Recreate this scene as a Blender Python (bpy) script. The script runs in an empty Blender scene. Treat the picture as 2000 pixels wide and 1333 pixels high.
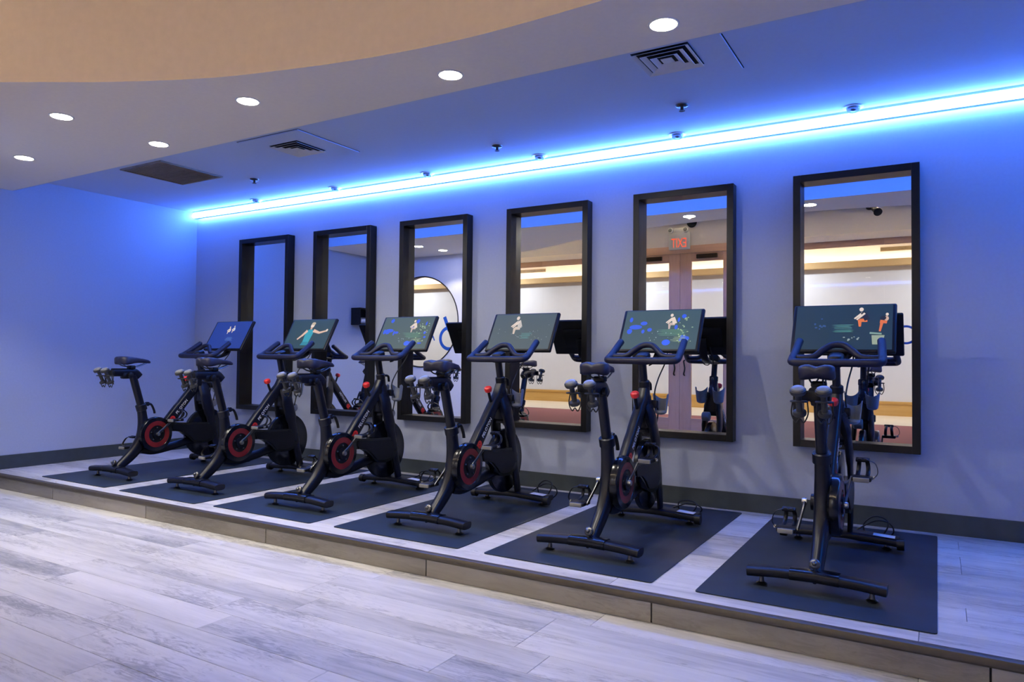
import bpy, bmesh, math, random
from mathutils import Vector, Matrix
R = math.radians
SC = bpy.context.scene
C = SC.collection
random.seed(7)

# ------------------------------------------------------------------ camera
CAM = bpy.data.cameras.new('camera')
cam = bpy.data.objects.new('camera', CAM); C.objects.link(cam)
CAM.sensor_width = 36.0
CAM.lens = 1395.11 / 2000 * 36.0
CAM.clip_start = 0.02
yaw, pit, rol = R(30.794), R(1.423), R(0.579)
cam.matrix_world = (Matrix.Translation((7.074, -4.9999, 1.0175)) @ Matrix.Rotation(yaw, 4, 'Z')
                    @ Matrix.Rotation(math.pi/2 + pit, 4, 'X') @ Matrix.Rotation(rol, 4, 'Z'))
SC.camera = cam

# ------------------------------------------------------------------ world, exposure, light strengths
W = bpy.data.worlds.new('world'); SC.world = W; W.use_nodes = True
W.node_tree.nodes['Background'].inputs[0].default_value = (0.004, 0.006, 0.012, 1)
W.node_tree.nodes['Background'].inputs[1].default_value = 1.0
VS = SC.view_settings
VS.view_transform = 'Standard'; VS.look = 'None'; VS.gamma = 1.0; VS.use_curve_mapping = False
VS.exposure = 0.0
LED_BLUE = ((0.072, 0.215, 1.0), 76.0)      # colour, strength of the strip along the wall head
LED_SIDE_FILL = ((0.004, 0.215, 1.0), 40.0)       # strip added on the unseen side wall for more blue light
DOWN_W = 33.0                              # watts of a ceiling downlight, wide part
LOBBY_COVE = ((1.0, 0.80, 0.56), 26.0)
BEAM_W = 44.0                              # its narrow beam
LOBBY_FILL_W = 60.0  # watts of each ceiling lamp added out of sight to light the lobby
COVE_FILL = ((1.0, .86, .70), 75.0)            # unseen cove added over the glazed front as warm fill
SC.cycles.max_bounces = 7
SC.cycles.diffuse_bounces = 4
SC.cycles.glossy_bounces = 4
SC.cycles.adaptive_threshold = .03
SC.cycles.transparent_max_bounces = 12
SC.cycles.caustics_reflective = False
SC.cycles.caustics_refractive = False
SC.cycles.sample_clamp_indirect = 30.0
SC.cycles.use_denoising = True

# ------------------------------------------------------------------ materials
def new_mat(name):
    m = bpy.data.materials.new(name); m.use_nodes = True
    nt = m.node_tree
    return m, nt, nt.nodes['Principled BSDF']
def mat(name, col, rough=0.5, metal=0.0, spec=0.5, var=0.06, scale=30.0, bump=0.0, coat=0.0):
    """principled with a fine procedural mottling"""
    m, nt, b = new_mat(name)
    b.inputs['Roughness'].default_value = rough
    b.inputs['Metallic'].default_value = metal
    b.inputs['Specular IOR Level'].default_value = spec
    b.inputs['Coat Weight'].default_value = coat
    tc = nt.nodes.new('ShaderNodeTexCoord')
    n = nt.nodes.new('ShaderNodeTexNoise'); n.inputs['Scale'].default_value = scale; n.inputs['Detail'].default_value = 4
    nt.links.new(tc.outputs['Object'], n.inputs['Vector'])
    r = nt.nodes.new('ShaderNodeValToRGB')
    r.color_ramp.elements[0].position = .25; r.color_ramp.elements[1].position = .75
    r.color_ramp.elements[0].color = [max(0, c*(1-var)) for c in col] + [1]
    r.color_ramp.elements[1].color = [min(1, c*(1+var)) for c in col] + [1]
    nt.links.new(n.outputs['Fac'], r.inputs['Fac'])
    nt.links.new(r.outputs['Color'], b.inputs['Base Color'])
    if bump:
        bp = nt.nodes.new('ShaderNodeBump'); bp.inputs['Strength'].default_value = bump; bp.inputs['Distance'].default_value = .002
        nt.links.new(n.outputs['Fac'], bp.inputs['Height']); nt.links.new(bp.outputs['Normal'], b.inputs['Normal'])
    return m
def emit(name, col, st=1.0):
    m, nt, b = new_mat(name)
    b.inputs['Base Color'].default_value = (0.02, 0.02, 0.02, 1)
    b.inputs['Emission Color'].default_value = (*col, 1)
    b.inputs['Emission Strength'].default_value = st
    return m
def wood_mat(name, ramp, axis=0, stretch=(0.9, 9.0, 9.0), rough=0.45, bump=.15, random_obj=True, spread=.35, fleck=0.0):
    """weathered board: long streaks, cloudy patches and a tone of its own for every board"""
    m, nt, b = new_mat(name)
    tc = nt.nodes.new('ShaderNodeTexCoord'); oi = nt.nodes.new('ShaderNodeObjectInfo')
    add = nt.nodes.new('ShaderNodeVectorMath'); add.operation = 'ADD'
    mul = nt.nodes.new('ShaderNodeVectorMath'); mul.operation = 'SCALE'; mul.inputs['Scale'].default_value = 1.0
    cmb = nt.nodes.new('ShaderNodeCombineXYZ')
    k = nt.nodes.new('ShaderNodeMath'); k.operation = 'MULTIPLY'; k.inputs[1].default_value = 57.0
    nt.links.new(oi.outputs['Random'], k.inputs[0])
    for i in range(3): nt.links.new(k.outputs[0], cmb.inputs[i])
    nt.links.new(tc.outputs['Object'], add.inputs[0]); nt.links.new(cmb.outputs[0], add.inputs[1])
    mp = nt.nodes.new('ShaderNodeMapping'); mp.inputs['Scale'].default_value = stretch
    nt.links.new(add.outputs[0], mp.inputs['Vector'])
    n1 = nt.nodes.new('ShaderNodeTexNoise'); n1.inputs['Scale'].default_value = 2.6; n1.inputs['Detail'].default_value = 9
    n1.inputs['Roughness'].default_value = .66; n1.inputs['Distortion'].default_value = .9
    n2 = nt.nodes.new('ShaderNodeTexNoise'); n2.inputs['Scale'].default_value = .75; n2.inputs['Detail'].default_value = 3
    nt.links.new(mp.outputs[0], n1.inputs['Vector']); nt.links.new(mp.outputs[0], n2.inputs['Vector'])
    mx = nt.nodes.new('ShaderNodeMath'); mx.operation = 'MULTIPLY_ADD'; mx.inputs[1].default_value = .55
    nt.links.new(n2.outputs['Fac'], mx.inputs[0]); 
    h = nt.nodes.new('ShaderNodeMath'); h.operation = 'MULTIPLY_ADD'; h.inputs[1].default_value = .55
    nt.links.new(n1.outputs['Fac'], h.inputs[0])
    off = nt.nodes.new('ShaderNodeMath'); off.operation = 'MULTIPLY_ADD'; off.inputs[1].default_value = spread; off.inputs[2].default_value = -spread/2
    nt.links.new(oi.outputs['Random'], off.inputs[0]); nt.links.new(off.outputs[0], h.inputs[2])
    nt.links.new(h.outputs[0], mx.inputs[2])
    r = nt.nodes.new('ShaderNodeValToRGB')
    els = r.color_ramp.elements
    while len(els) < len(ramp): els.new(.5)
    for e, (p, c) in zip(els, ramp): e.position = p; e.color = (*c, 1)
    nt.links.new(mx.outputs[0], r.inputs['Fac'])
    if fleck:
        mp3 = nt.nodes.new('ShaderNodeMapping'); mp3.inputs['Scale'].default_value = (1.9, 9.0, 9.0); nt.links.new(add.outputs[0], mp3.inputs['Vector'])
        n3 = nt.nodes.new('ShaderNodeTexNoise'); n3.inputs['Scale'].default_value = 4.2; n3.inputs['Detail'].default_value = 8; n3.inputs['Roughness'].default_value = .72; n3.inputs['Distortion'].default_value = 1.6
        n4 = nt.nodes.new('ShaderNodeTexNoise'); n4.inputs['Scale'].default_value = .55; n4.inputs['Detail'].default_value = 2
        nt.links.new(mp3.outputs[0], n3.inputs['Vector']); nt.links.new(mp3.outputs[0], n4.inputs['Vector'])
        pr = nt.nodes.new('ShaderNodeMath'); pr.operation = 'MULTIPLY'; nt.links.new(n3.outputs['Fac'], pr.inputs[0]); nt.links.new(n4.outputs['Fac'], pr.inputs[1])
        mr = nt.nodes.new('ShaderNodeMapRange'); mr.inputs['From Min'].default_value = .268; mr.inputs['From Max'].default_value = .38; mr.inputs['To Max'].default_value = fleck
        nt.links.new(pr.outputs[0], mr.inputs['Value'])
        mixc = nt.nodes.new('ShaderNodeMix'); mixc.data_type = 'RGBA'; mixc.inputs[7].default_value = (*ramp[0][1], 1)
        nt.links.new(mr.outputs[0], mixc.inputs[0]); nt.links.new(r.outputs['Color'], mixc.inputs[6]); nt.links.new(mixc.outputs[2], b.inputs['Base Color'])
    else: nt.links.new(r.outputs['Color'], b.inputs['Base Color'])
    b.inputs['Roughness'].default_value = rough
    bp = nt.nodes.new('ShaderNodeBump'); bp.inputs['Strength'].default_value = bump; bp.inputs['Distance'].default_value = .002
    nt.links.new(n1.outputs['Fac'], bp.inputs['Height']); nt.links.new(bp.outputs['Normal'], b.inputs['Normal'])
    return m
def glass_mat(name, tint=(1, 1, 1), refl=.07):
    m = bpy.data.materials.new(name); m.use_nodes = True; nt = m.node_tree
    nt.nodes.remove(nt.nodes['Principled BSDF'])
    out = nt.nodes['Material Output']
    t = nt.nodes.new('ShaderNodeBsdfTransparent'); t.inputs[0].default_value = (*tint, 1)
    g = nt.nodes.new('ShaderNodeBsdfGlossy'); g.inputs['Roughness'].default_value = .02
    lw = nt.nodes.new('ShaderNodeLayerWeight'); lw.inputs['Blend'].default_value = .15
    mul = nt.nodes.new('ShaderNodeMath'); mul.operation = 'MULTIPLY_ADD'; mul.inputs[1].default_value = .18; mul.inputs[2].default_value = refl*.05
    nt.links.new(lw.outputs['Fresnel'], mul.inputs[0])
    mx = nt.nodes.new('ShaderNodeMixShader')
    nt.links.new(mul.outputs[0], mx.inputs['Fac']); nt.links.new(t.outputs[0], mx.inputs[1]); nt.links.new(g.outputs[0], mx.inputs[2])
    nt.links.new(mx.outputs[0], out.inputs['Surface'])
    return m
M = {}
M['wall'] = mat('wall_paint', (.40, .45, .57), .75, var=.03, scale=60, bump=.05)
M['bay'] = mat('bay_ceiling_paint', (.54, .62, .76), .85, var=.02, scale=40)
M['plaster'] = mat('front_plaster', (.70, .68, .65), .8, var=.02, scale=40)
M['ceil'] = mat('ceiling_paint', (.93, .86, .74), .85, var=.02, scale=40)
M['beige'] = mat('warm_lit_plaster', (.72, .58, .45), .85, var=.03, scale=25)  # warm lobby light put into the colour of white plaster
M['base'] = mat('dark_vinyl_base', (.045, .058, .062), .45, var=.12, scale=14)
M['plank'] = wood_mat('grey_oak_vinyl', [(.20, (.16, .165, .185)), (.40, (.40, .40, .41)), (.56, (.56, .555, .555)), (.8, (.70, .69, .685))], spread=.16, fleck=.62)
M['riser'] = wood_mat('riser_board', [(.25, (.17, .155, .13)), (.5, (.29, .265, .22)), (.8, (.38, .35, .30))], stretch=(1.5, 9, 9), fleck=.5)
M['nosing'] = mat('bronze_nosing', (.085, .07, .05), .38, metal=.3, var=.1)
M['subfloor'] = mat('subfloor', (.05, .045, .04), .9)
M['frame'] = mat('black_frame', (.006, .006, .0065), .35, var=.1, scale=20, spec=.35)
M['mirror'] = mat('mirror_silver', (.90, .91, .91), .0, metal=1.0, var=.0)
M['rubber'] = mat('rubber_mat', (.014, .025, .042), .46, var=.4, scale=5, bump=.1)  # blue sheen from the light strip tinted into the dark rubber
M['bike'] = mat('bike_black', (.0035, .0045, .012), .34, var=.1, spec=.36)  # blue of the light strip tinted into the bike blacks
M['bikegloss'] = mat('bike_gloss', (.003, .004, .009), .2, var=.1, spec=.45, coat=.1)
M['grip'] = mat('grip_foam', (.006, .007, .030), .50, var=.15, scale=90, bump=.2)  # navy cast stands for blue light falling on grips and saddle
M['plastic'] = mat('black_plastic', (.004, .0045, .008), .42, var=.1, spec=.35)
M['steel'] = mat('brushed_steel', (.55, .54, .50), .30, metal=1.0, var=.08)
M['darksteel'] = mat('dark_steel', (.16, .16, .16), .32, metal=1.0, var=.1)
M['red'] = mat('red_plastic', (.80, .035, .03), .35, var=.05)
M['redring'] = mat('red_ring', (.19, .016, .019), .26, var=.2, scale=9)
M['white'] = mat('white_print', (.80, .80, .80), .5, var=.02)
M['label'] = mat('paper_label', (.72, .74, .78), .5, var=.05)
M['smoke'] = mat('frosted_plastic', (.27, .30, .33), .4, var=.05)
M['db'] = mat('dumbbell_rubber', (.035, .036, .038), .5, var=.2)
M['dbcap'] = mat('dumbbell_cap', (.16, .165, .16), .32, var=.1)
M['paleplastic'] = mat('pale_plastic', (.24, .235, .22), .5)
M['cord'] = mat('black_cord', (.010, .010, .011), .5)
M['grille'] = wood_mat('dusty_grille', [(.2, (.15, .12, .075)), (.55, (.34, .27, .17)), (.85, (.50, .41, .28))], stretch=(6, 6, 6))
M['ventdark'] = mat('vent_shadow', (.006, .006, .007), .8)
M['vent'] = mat('vent_white', (.70, .70, .70), .5, var=.02)
M['spot'] = mat('spot_trim', (.30, .31, .33), .35, metal=.5)
M['brass'] = mat('sprinkler_metal', (.10, .09, .08), .35, metal=.8)
M['woodframe'] = wood_mat('oak_frame', [(.2, (.52, .30, .19)), (.55, (.70, .44, .29)), (.85, (.80, .54, .38))], stretch=(7, 7, .9), rough=.4, spread=.1)
M['woodrail'] = wood_mat('oak_rail', [(.2, (.52, .30, .19)), (.55, (.70, .44, .29)), (.85, (.80, .54, .38))], stretch=(.9, 7, 7), rough=.4, spread=.1)
M['woodbase'] = wood_mat('honey_oak_base', [(.2, (.50, .27, .06)), (.55, (.66, .38, .10)), (.85, (.78, .48, .16))], stretch=(.5, 7, 7), rough=.35, spread=.1)
M['glass'] = glass_mat('clear_glass')
M['lobbywall'] = mat('lobby_wall_paint', (.78, .79, .83), .6, var=.02, scale=6)
M['carpet'] = mat('maroon_carpet', (.30, .105, .105), .95, var=.25, scale=120, bump=.3)
M['marble'] = mat('cream_marble', (.82, .72, .56), .3, var=.06, scale=2)
M['bandbeige'] = mat('lobby_band', (.62, .44, .22), .7, var=.03)
M['exitbody'] = mat('exit_housing', (.62, .64, .60), .5, var=.02)
M['exitred'] = emit('exit_letters', (1.0, .10, .03), 1.1)
M['vinylblue'] = mat('blue_vinyl', (.02, .10, .42), .4)
M['bronze'] = mat('dark_bronze', (.05, .04, .03), .35, metal=.8)
M['downlight'] = emit('downlight_lens', (1.0, .94, .85), 45.0)
M['ledblue'] = emit('led_blue', *LED_BLUE)
M['ledsidefill'] = emit('led_side_fill', *LED_SIDE_FILL)
M['cove'] = emit('lobby_cove_lamp', *LOBBY_COVE)
M['lobbyfilllens'] = emit('lobby_fill_lens', (.93, .96, 1.0), 6.0)
M['alu'] = mat('aluminium', (.45, .46, .48), .4, metal=.6, var=.04)

# ------------------------------------------------------------------ mesh helpers
OFF = Vector((0, 0, 0))
def crom(pts, n=6, closed=False):
    """Catmull-Rom through tuples of any length"""
    P = [tuple(p) for p in pts]; out = []; L = len(P)
    for i in range(L if closed else L-1):
        p1, p2 = P[i], P[(i+1) % L]
        p0 = P[i-1] if (i > 0 or closed) else tuple(2*a-b for a, b in zip(p1, p2))
        p3 = P[(i+2) % L] if (i+2 < L or closed) else tuple(2*b-a for a, b in zip(p1, p2))
        for j in range(n):
            t = j/n
            out.append(tuple(.5*((2*b)+(-a+c)*t+(2*a-5*b+4*c-d)*t*t+(-a+3*b-3*c+d)*t**3) for a, b, c, d in zip(p0, p1, p2, p3)))
    if not closed: out.append(P[-1])
    return out
class MB:
    def __init__(s): s.v = []; s.f = []; s.mi = []; s.cur = 0
    def add(s, vs, fs):
        o = len(s.v); s.v += [Vector(v) for v in vs]
        for f in fs: s.f.append([i+o for i in f]); s.mi.append(s.cur)
        return s
    def box(s, c, size, rot=None, bev=0.0, seg=2):
        bm = bmesh.new(); bmesh.ops.create_cube(bm, size=1.0)
        bmesh.ops.scale(bm, vec=size, verts=bm.verts)
        if bev: bmesh.ops.bevel(bm, geom=bm.edges[:], offset=bev, segments=seg, affect='EDGES', profile=.5)
        if rot is not None: bmesh.ops.transform(bm, matrix=rot.to_4x4() if hasattr(rot, 'to_4x4') else rot, verts=bm.verts)
        bm.verts.ensure_lookup_table()
        vs = [v.co + Vector(c) for v in bm.verts]; fs = [[v.index for v in f.verts] for f in bm.faces]
        bm.free(); return s.add(vs, fs)
    def span(s, a, b, bev=0.0):
        a, b = Vector(a), Vector(b); return s.box((a+b)/2, (abs(b.x-a.x), abs(b.y-a.y), abs(b.z-a.z)), bev=bev)
    def sweep(s, pts, rad, n=12, ref=None, cap=True, power=2.0, closed=False):
        """pts: list of 3-vectors; rad: number or list of (r_ref, r_other)"""
        P = [Vector(p) for p in pts]; L = len(P)
        if not isinstance(rad, (list, tuple)): rad = [(rad, rad)]*L
        elif not isinstance(rad[0], (list, tuple)): rad = [(r, r) for r in rad]
        rings = []; a = None
        for i in range(L):
            if closed: t = (P[(i+1) % L]-P[i-1]).normalized()
            else: t = (P[min(i+1, L-1)]-P[max(i-1, 0)]).normalized()
            if ref is not None: a = (Vector(ref) - t*t.dot(Vector(ref))).normalized()
            elif a is None:
                u = Vector((0, 0, 1)) if abs(t.z) < .9 else Vector((1, 0, 0)); a = (u - t*t.dot(u)).normalized()
            else: a = (a - t*t.dot(a)).normalized()
            b = t.cross(a)
            ring = []
            for k in range(n):
                th = 2*math.pi*k/n; c, q = math.cos(th), math.sin(th)
                e = 2/power
                ring.append(P[i] + a*rad[i][0]*math.copysign(abs(c)**e, c) + b*rad[i][1]*math.copysign(abs(q)**e, q))
            rings.append(ring)
        vs = [v for r in rings for v in r]; fs = []
        for i in range(L if closed else L-1):
            j = (i+1) % L
            for k in range(n): fs.append([i*n+k, i*n+(k+1) % n, j*n+(k+1) % n, j*n+k])
        if cap and not closed: fs += [list(range(n))[::-1], [(L-1)*n+k for k in range(n)]]
        return s.add(vs, fs)
    def rings(s, rings, cap=True):
        n = len(rings[0]); vs = [v for r in rings for v in r]; fs = []
        for i in range(len(rings)-1):
            for k in range(n): fs.append([i*n+k, i*n+(k+1) % n, (i+1)*n+(k+1) % n, (i+1)*n+k])
        if cap: fs += [list(range(n))[::-1], [(len(rings)-1)*n+k for k in range(n)]]
        return s.add(vs, fs)
    def lathe(s, prof, c, axis=(0, 0, 1), n=24, cap=True):
        """prof: list of (radius, height along axis)"""
        q = Vector((0, 0, 1)).rotation_difference(Vector(axis)); c = Vector(c); rr = []
        for r, h in prof: rr.append([c + q @ Vector((r*math.cos(2*math.pi*k/n), r*math.sin(2*math.pi*k/n), h)) for k in range(n)])
        return s.rings(rr, cap)
    def prism(s, poly, d, origin=(0, 0, 0), u=(1, 0, 0), v=(0, 0, 1), bevel=0):
        """polygon in the u,v plane extruded by vector d"""
        o, u, v, d = Vector(origin), Vector(u), Vector(v), Vector(d); n = len(poly)
        a = [o+u*p[0]+v*p[1] for p in poly]; b = [p+d for p in a]
        fs = [list(range(n))[::-1], [n+i for i in range(n)]] + [[i, (i+1) % n, n+(i+1) % n, n+i] for i in range(n)]
        return s.add(a+b, fs)
    def build(s, name, m, parent=None, smooth=True, ang=35):
        me = bpy.data.meshes.new(name); me.from_pydata([tuple(v-OFF) for v in s.v], [], s.f); 
        bm = bmesh.new(); bm.from_mesh(me); bmesh.ops.recalc_face_normals(bm, faces=bm.faces); bm.to_mesh(me); bm.free()
        ms = m if isinstance(m, (list, tuple)) else [m]
        for x in ms: me.materials.append(M[x] if isinstance(x, str) else x)
        if len(ms) > 1: me.polygons.foreach_set('material_index', s.mi)
        if smooth:
            me.polygons.foreach_set('use_smooth', [True]*len(me.polygons)); me.set_sharp_from_angle(angle=R(ang))
        o = bpy.data.objects.new(name, me); C.objects.link(o)
        if parent: o.parent = parent
        return o
def empty(name, loc=(0, 0, 0), rz=0):
    o = bpy.data.objects.new(name, None); C.objects.link(o); o.location = loc; o.rotation_euler.z = rz
    o.empty_display_size = .1; return o
def tag(o, label, cat=None, group=None, kind=None):
    o['label'] = label
    if cat: o['category'] = cat
    if group: o['group'] = group
    if kind: o['kind'] = kind
    return o
def struct(o, label=None):
    o['kind'] = 'structure'
    if label: o['label'] = label
    return o
def copy_tree(o, parent=None):
    c = o.copy(); C.objects.link(c); c.parent = parent
    for ch in [x for x in SC.objects if x.parent == o]: copy_tree(ch, c)
    return c
def text_mesh(name, body, size, m, parent, mtx, depth=.0008):
    cu = bpy.data.curves.new(name, 'FONT'); cu.body = body; cu.size = size; cu.extrude = depth
    cu.align_x = 'CENTER'; cu.align_y = 'CENTER'; cu.resolution_u = 3
    t = bpy.data.objects.new('tmp', cu); C.objects.link(t)
    dg = bpy.context.evaluated_depsgraph_get(); me = bpy.data.meshes.new_from_object(t.evaluated_get(dg))
    bpy.data.objects.remove(t); me.name = name; me.materials.clear(); me.materials.append(M[m])
    me.transform(mtx); me.transform(Matrix.Translation(-OFF))
    o = bpy.data.objects.new(name, me); C.objects.link(o)
    if parent: o.parent = parent
    return o

# ------------------------------------------------------------------ room shell
XR = 8.7           # wall beyond the frame on the far side
FZ = -0.123        # main floor, the platform top is z = 0
ZA, ZS, ZR = 2.60, 2.47, 3.30
YS = -1.84         # face of the lowered ceiling
YW = -5.30         # glazed front of the room
YL = -12.3         # far wall of the lobby
struct(MB().span((-.15, 0, FZ-.1), (XR+.15, .15, ZA)).build('wall_back', 'wall', smooth=False), 'painted wall carrying the six mirrors')
struct(MB().span((-.15, -3.15, FZ-.1), (0, .15, ZA+.1)).build('wall_left', 'wall', smooth=False), 'blue-lit end wall at the corner')
struct(MB().span((XR, YW, FZ-.1), (XR+.15, .15, ZR+.1)).build('wall_right', 'wall', smooth=False))
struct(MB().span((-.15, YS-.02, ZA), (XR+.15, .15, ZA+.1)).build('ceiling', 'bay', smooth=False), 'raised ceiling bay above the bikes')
# lowered ceiling with a curved edge, and the high bay behind the curve
CUR = crom([(XR, -3.45), (8.2, -3.08), (7.5, -2.73), (6.88, -2.51), (6.4, -2.42), (5.9, -2.37), (5.25, -2.36), (4.7, -2.42), (4.27, -2.51),
            (3.78, -2.65), (3.26, -2.885), (2.8, -3.14), (2.3, -3.36), (1.85, -3.46)], 6)
poly = [(0, YS), (XR, YS)] + CUR + [(1.99, -3.2), (1.99, -3.15), (0, -3.15)]
soff = MB()
n = len(poly)
bm = bmesh.new(); vs = [bm.verts.new((x, y, ZS)) for x, y in poly]
fc = bm.faces.new(vs); bmesh.ops.triangulate(bm, faces=[fc])
bm.verts.index_update()
soff.add([v.co for v in bm.verts], [[v.index for v in f.verts] for f in bm.faces]); bm.free()
struct(soff.build('ceiling_soffit', 'ceil', smooth=False), 'lowered white ceiling with a curved edge')
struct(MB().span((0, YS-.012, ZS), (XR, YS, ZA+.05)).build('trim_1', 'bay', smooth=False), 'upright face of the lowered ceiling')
fas = MB(); k = len(CUR)
fas.add([(x, y, ZS) for x, y in CUR]+[(x, y, ZR) for x, y in CUR], [[i, i+1, k+i+1, k+i] for i in range(k-1)])
struct(fas.build('trim_2', 'beige'), 'curved beige upstand behind the lowered ceiling')
struct(MB().span((-.2, YW-.1, ZR), (XR+.15, -1.9, ZR+.1)).build('ceiling_high', 'ceil', smooth=False))
# wall with the round window, slanting return
CX, CZ, CR = .70, 1.535, .655
ww = MB(); NN = 64
outer = []
x0, x1, z0, z1 = -.15, 2.0, FZ-.1, 3.7
for i in range(NN):
    t = 2*math.pi*(i+.5)/NN; dx, dz = math.cos(t), math.sin(t)
    ts = []
    if dx > 0: ts.append((x1-CX)/dx)
    if dx < 0: ts.append((x0-CX)/dx)
    if dz > 0: ts.append((z1-CZ)/dz)
    if dz < 0: ts.append((z0-CZ)/dz)
    s_ = min(ts); outer.append((CX+dx*s_, CZ+dz*s_))
corners = [(x1, z1), (x0, z1), (x0, z0), (x1, z0)]
for cx_, cz_ in corners:
    j = min(range(NN), key=lambda i: (outer[i][0]-cx_)**2+(outer[i][1]-cz_)**2); outer[j] = (cx_, cz_)
inner = [(CX+CR*math.cos(2*math.pi*(i+.5)/NN), CZ+CR*math.sin(2*math.pi*(i+.5)/NN)) for i in range(NN)]
ya, yb = -3.15, -3.27
vs = [(x, ya, z) for x, z in outer]+[(x, ya, z) for x, z in inner]+[(x, yb, z) for x, z in outer]+[(x, yb, z) for x, z in inner]
fs = []
for i in range(NN):
    j = (i+1) % NN
    fs += [[i, j, NN+j, NN+i], [2*NN+i, 3*NN+i, 3*NN+j, 2*NN+j], [NN+i, NN+j, 3*NN+j, 3*NN+i], [i, 2*NN+i, 2*NN+j, j]]
struct(ww.add(vs, fs).build('wall_window', 'plaster', smooth=False), 'wall with a round window facing the mirrors')
w1 = empty('window_1', (CX, -3.2, CZ)); struct(w1, 'round window with a thin dark rim')
OFF = Vector((CX, -3.2, CZ))
MB().lathe([(CR-.004, -.006), (CR-.004, .006)], (CX, -3.2, CZ), (0, 1, 0), 64).build('pane', 'glass', w1, smooth=False)
MB().sweep([(CX+(CR-.006)*math.cos(2*math.pi*i/64), -3.15, CZ+(CR-.006)*math.sin(2*math.pi*i/64)) for i in range(64)], .009, 8, closed=True).build('rim', 'bronze', w1)
OFF = Vector((0, 0, 0))
dg = MB().add([(1.99, -3.15, FZ-.1), (.69, YW, FZ-.1), (.69, YW, 3.7), (1.99, -3.15, 3.7), (1.87, -3.15, FZ-.1), (.57, YW, FZ-.1), (.57, YW, 3.7), (1.87, -3.15, 3.7)],
              [[0, 1, 2, 3], [4, 5, 6, 7], [0, 1, 5, 4], [3, 2, 6, 7], [1, 2, 6, 5], [0, 3, 7, 4]])
struct(dg.build('wall_return', 'plaster', smooth=False))

# baseboards
struct(MB().span((.012, -.012, 0), (XR, 0, .121), bev=.002).build('baseboard_back', 'base', smooth=False), 'dark vinyl skirting below the mirrors')
struct(MB().span((0, -2.0, 0), (.012, 0, .121), bev=.002).build('baseboard_left', 'base', smooth=False), 'dark vinyl skirting along the end wall')
struct(MB().span((0, -3.15, FZ), (.012, -2.03, 0.0), bev=.002).build('baseboard_floor', 'base', smooth=False))
struct(MB().span((.012, -3.15, FZ), (1.98, -3.138, 0.0), bev=.002).build('baseboard_window', 'base', smooth=False))

# ------------------------------------------------------------------ floors of single planks
def planks(parent, x0, x1, y0, y1, ztop, pw=.182, pl=1.22, seed=1):
    rnd = random.Random(seed); cache = {}
    y = y1; row = 0
    while y > y0 + .01:
        w = min(pw, y-y0); x = x0 - rnd.choice((.0, .31, .62, .93, .47, .78, .15))
        while x < x1 - .01:
            a, b = max(x, x0), min(x+pl, x1); L = b-a
            if L > .03:
                key = (round(L, 3), round(w, 3))
                if key not in cache:
                    o = MB().box((0, 0, -.006), (L-.0016, w-.0016, .012), bev=.0012, seg=1).build('plank', 'plank', parent, smooth=False)
                    cache[key] = o.data
                else:
                    o = bpy.data.objects.new('plank', cache[key]); C.objects.link(o); o.parent = parent
                o.location = ((a+b)/2, y-w/2, ztop)
            x += pl
        y -= w; row += 1
fl = MB().span((-.15, YW, FZ-.1), (XR+.15, -1.98, FZ-.0125)).build('floor', 'subfloor', smooth=False); struct(fl, 'main floor of pale grey wood planks')
planks(fl, 0, XR, YW, -1.99, FZ, seed=3)
pf = MB().span((0, -1.985, FZ), (XR, 0, -.0125)).build('floor_platform', 'subfloor', smooth=False); struct(pf, 'low platform carrying the bikes')
planks(pf, 0, XR, -1.985, 0, 0, seed=11)
x = -.12
while x < XR:
    a, b = max(x, 0), min(x+1.22, XR)
    MB().box(((a+b)/2, -1.992, (FZ-.034)/2), (b-a-.002, .014, -FZ-.034), bev=.001, seg=1).build('riser_board', 'riser', pf, smooth=False)
    x += 1.225
MB().prism([(-2.006, -.034), (-2.012, -.026), (-2.012, -.012), (-2.006, -.002), (-1.995, .0015), (-1.975, .0015), (-1.975, -.034)], (XR, 0, 0), (0, 0, 0), (0, 1, 0), (0, 0, 1)).build('nosing', 'nosing', pf)

# ------------------------------------------------------------------ light strip at the head of the mirror wall
ls = empty('light_strip', (0, 0, 2.528)); tag(ls, 'glowing blue-white light strip along the head of the mirror wall', 'light strip')
OFF = Vector((0, 0, 2.528))
MB().span((0.03, -.086, 2.586), (XR-.001, -.034, 2.599)).build('channel', 'vent', ls, smooth=False)
MB().sweep([(.035, -.060, 2.556), (XR-.16, -.060, 2.556)], .028, 16).build('diffuser', 'ledblue', ls)
MB().span((0.035, -.076, 2.5225), (XR-.16, -.044, 2.5260)).build('bottom_trim', 'alu', ls, smooth=False)
OFF = Vector((0, 0, 0))
OFF = Vector((XR, 0, 2.528))
ls2 = empty('light_strip', OFF); tag(ls2, 'added blue fill strip on the unseen side wall beyond the farthest mirror', 'light strip')
MB().span((XR-.125, YS+.01, 2.586), (XR-.065, -.127, 2.599)).build('channel', 'alu', ls2, smooth=False)
MB().sweep([(XR-.095, -.16, 2.553), (XR-.095, YS+.01, 2.553)], .031, 16).build('diffuser', 'ledsidefill', ls2)
OFF = Vector((0, 0, 0))

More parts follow.
